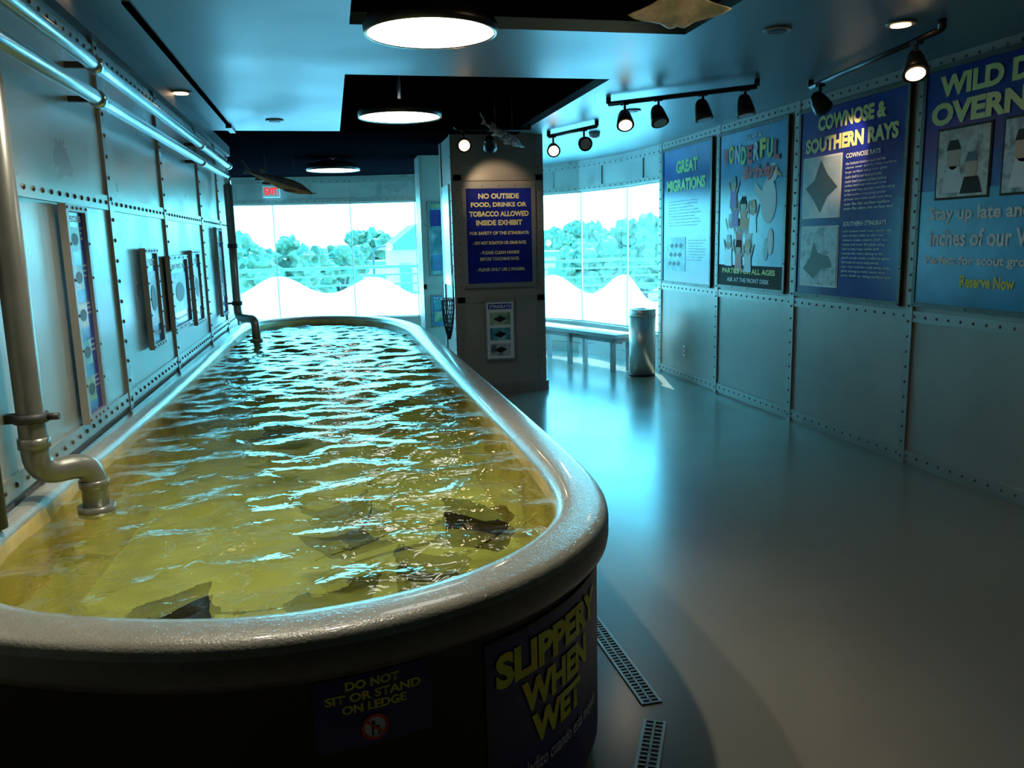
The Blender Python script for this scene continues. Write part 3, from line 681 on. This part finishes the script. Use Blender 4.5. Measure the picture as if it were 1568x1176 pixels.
b.cyl((*c,.0),.15,.03,M_blk); b.tube([(*c,.03),(*c,.70)],.155,M_steel,40); b.tube([(*c,.70),(*c,.72),(*c,.725)],[.16,.16,.155],M_steel,40)
R=[(.155,.725),(.157,.775),(.150,.785),(.11,.785),(.10,.775),(.10,.70)]
i=b.mi(M_steel); rr=[[b.bm.verts.new((c[0]+math.cos(k*math.tau/40)*q,c[1]+math.sin(k*math.tau/40)*q,z)) for k in range(40)] for q,z in R]
for a in range(len(R)-1):
    for k in range(40):
        fc=b.bm.faces.new((rr[a][k],rr[a][(k+1)%40],rr[a+1][(k+1)%40],rr[a+1][k])); fc.material_index=i; fc.smooth=True
fc=b.bm.faces.new(rr[-1]); fc.material_index=b.mi(M_blk)
b.done('bin_body',tb)
def drain(p0,p1,w=.075):
    p0=Vector((*p0,0)); p1=Vector((*p1,0)); d=p1-p0; L=d.length; d.normalize(); n=Vector((-d.y,d.x,0)); M=Matrix.Identity(4)
    for i in range(3): M[i][0]=d[i]; M[i][1]=n[i]; M[i][2]=(0,0,1)[i]; M[i][3]=p0[i]
    b=B(); b.box(0,L,-w/2,w/2,.0005,.002,M_blk,M); b.box(0,L,-w/2,-w/2+.01,.002,.006,M_strip,M); b.box(0,L,w/2-.01,w/2,.002,.006,M_strip,M); b.box(0,L,-.004,.004,.002,.005,M_strip,M)
    k=0
    while k<L: b.box(k,k+.006,-w/2,w/2,.002,.005,M_strip,M); k+=.022
    b.done('floor_drain')
drain((.99,3.25),(1.0,2.45)); drain((.97,2.35),(.80,2.03))

# ------------------------------------------------------------ lights
def lamp_disc(x,y,z,R,zt):
    e=empty('pendant_lamp'); b=B()
    b.tube([(x,y,z),(x,y,z+.012)],R-.012,M_lamp,48); b.done('diffuser',e)
    b=B(); pr=[(R-.014,z-.006),(R,z-.006),(R+.004,z+.03),(R*.93,z+.075),(R*.5,z+.11),(.05,z+.125)]
    i=b.mi(M_gold); ib=b.mi(M_blk); rr=[[b.bm.verts.new((x+math.cos(k*math.tau/48)*q,y+math.sin(k*math.tau/48)*q,zz)) for k in range(48)] for q,zz in pr]
    for a in range(len(pr)-1):
        for k in range(48):
            fc=b.bm.faces.new((rr[a][k],rr[a][(k+1)%48],rr[a+1][(k+1)%48],rr[a+1][k])); fc.material_index=i if a<1 else ib; fc.smooth=True
    b.tube([(x,y,z+.12),(x,y,zt)],.012,M_blk,10); b.done('shade',e)
lamp_disc(.52,4.02,2.565,.31,3.15); lamp_disc(.59,6.6,2.565,.32,3.15); lamp_disc(.10,10.8,2.53,.33,ZC)
def head(b,x,y,z,tx,ty,tz,lit):
    p0=Vector((x,y,z-.13)); d=(Vector((tx,ty,tz))-p0).normalized()
    b.tube([(x,y,z),(x,y,z-.10)],.01,M_blk,8); b.box(x-.02,x+.02,y-.03,y+.03,z-.025,z,M_blk)
    b.tube([p0-d*.06,p0-d*.045,p0+d*.02,p0+d*.06],[.03,.05,.062,.068],M_blk,20)
    b.ball(p0-d*.045,.048,M_blk,12,8)
    b.tube([p0+d*.0605,p0+d*.064],.05,M_warm if lit else M_steel,20)
    return p0+d*.1,d
def spot(pos,d,e,col=(1,.72,.45),size=60,name='spot'):
    l=bpy.data.lights.new(name,'SPOT'); l.energy=e; l.color=col; l.spot_size=math.radians(size); l.spot_blend=.6; l.shadow_soft_size=.03
    o=bpy.data.objects.new(name,l); COL.objects.link(o); o.location=pos; o.rotation_euler=Vector(d).to_track_quat('-Z','Y').to_euler(); return o
def track(a,c,heads):
    e=empty('track_light'); b=B(); b.tube([a,c],.018,M_blk,4)
    for q in (a,c): b.tube([q,(q[0],q[1],ZC-.002)],.02,M_blk,8)
    sp=[]
    for (t,tgt,lit,en) in heads:
        p=Vector(a).lerp(Vector(c),t); pos,d=head(b,p.x,p.y,p.z,*tgt,lit)
        if en: sp.append((pos,d,en))
    b.done('track_and_heads',e)
    for pos,d,en in sp: s=spot(pos,d,en); s.parent=e
track((2.18,6.3,2.63),(3.0,5.5,2.63),[(.12,(1.9,4.6,.6),True,4),(.36,(2.6,5.0,.6),False,0),(.66,(3.0,5.4,.6),False,0),(.93,(3.1,5.2,.8),False,0)])
track((2.22,8.25,2.63),(2.48,7.5,2.63),[(.1,(1.8,6,1.5),True,2),(.75,(2.2,4,1.5),False,0)])
track((3.42,5.5,2.63),(3.17,3.9,2.63),[(.1,(3.84,5.6,2.2),False,16),(.85,(2.8,3.4,1.2),True,4)])
track((1.2,7.75,2.63),(1.9,7.75,2.63),[(.1,(1.0,4.5,1.2),True,3),(.45,(1.73,8.5,2.05),False,14)])
track((2.3,2.0,2.63),(2.3,2.8,2.63),[(.7,(1.5,3.5,2.5),True,12)])  # unseen track light above the frame, added to brighten the hanging ray model
def downlight(x,y,lit,en=0):
    e=empty('recessed_downlight'); b=B(); b.tube([(x,y,ZC-.012),(x,y,ZC-.001)],.075,M_frame,28); b.tube([(x,y,ZC-.016),(x,y,ZC-.0125)],.05,M_warm if lit else M_dark,24); b.done('trim_ring',e)
    if en: s=spot((x,y,ZC-.03),(0,0,-1),en,(1,.92,.74),95,'downlight_bulb'); s.parent=e
downlight(-.95,3.9,True); downlight(-.95,6.3,True); downlight(-.35,3.35,False); downlight(3.0,4.0,True); downlight(2.4,4.2,False); downlight(2.6,6.9,False); downlight(-.4,7.6,False)
downlight(-.45,3.0,True,75); downlight(.05,2.6,True,75); downlight(2.9,2.6,True,14)
b=B(); b.cyl((2.72,8.3,ZC-.05),.05,.05,M_wht,20,.06); b.cyl((2.72,8.3,ZC-.06),.03,.01,M_frame,16); b.done('smoke_detector')

# exit sign
ex=empty('exit_sign'); b=B(); b.box(-.97,-.71,13.5,13.56,2.36,2.54,M_wht); b.box(-.86,-.82,13.52,13.54,2.54,ZC,M_frame); b.done('housing',ex,bevel=.006)
M_exit=mat('exit_red',(.8,.02,.02),.4,emit=(1,.02,.02),es=1)
txt(ex,board((-.97,13.5,2.36),(1,0,0)),'EXIT',.035,.035,.19,.11,M_exit,.03,0,.003)

# sun + world
sl=bpy.data.lights.new('sun','SUN'); sl.energy=10; sl.color=(1,.97,.9); sl.angle=.01; so=bpy.data.objects.new('sun',sl); COL.objects.link(so)
so.rotation_euler=Vector((-.20,-.75,-1.0)).to_track_quat('-Z','Y').to_euler()
w=bpy.data.worlds.new('world'); S.world=w; w.use_nodes=True; t=w.node_tree; bg=t.nodes['Background']
tc=t.nodes.new('ShaderNodeTexCoord'); sx=t.nodes.new('ShaderNodeSeparateXYZ'); rp=t.nodes.new('ShaderNodeValToRGB')
rp.color_ramp.elements[0].position=0; rp.color_ramp.elements[0].color=(.24,.80,.95,1); rp.color_ramp.elements[1].position=.6; rp.color_ramp.elements[1].color=(.06,.55,1,1)
t.links.new(tc.outputs['Generated'],sx.inputs[0]); t.links.new(sx.outputs['Z'],rp.inputs[0]); t.links.new(rp.outputs[0],bg.inputs['Color']); bg.inputs['Strength'].default_value=12.5
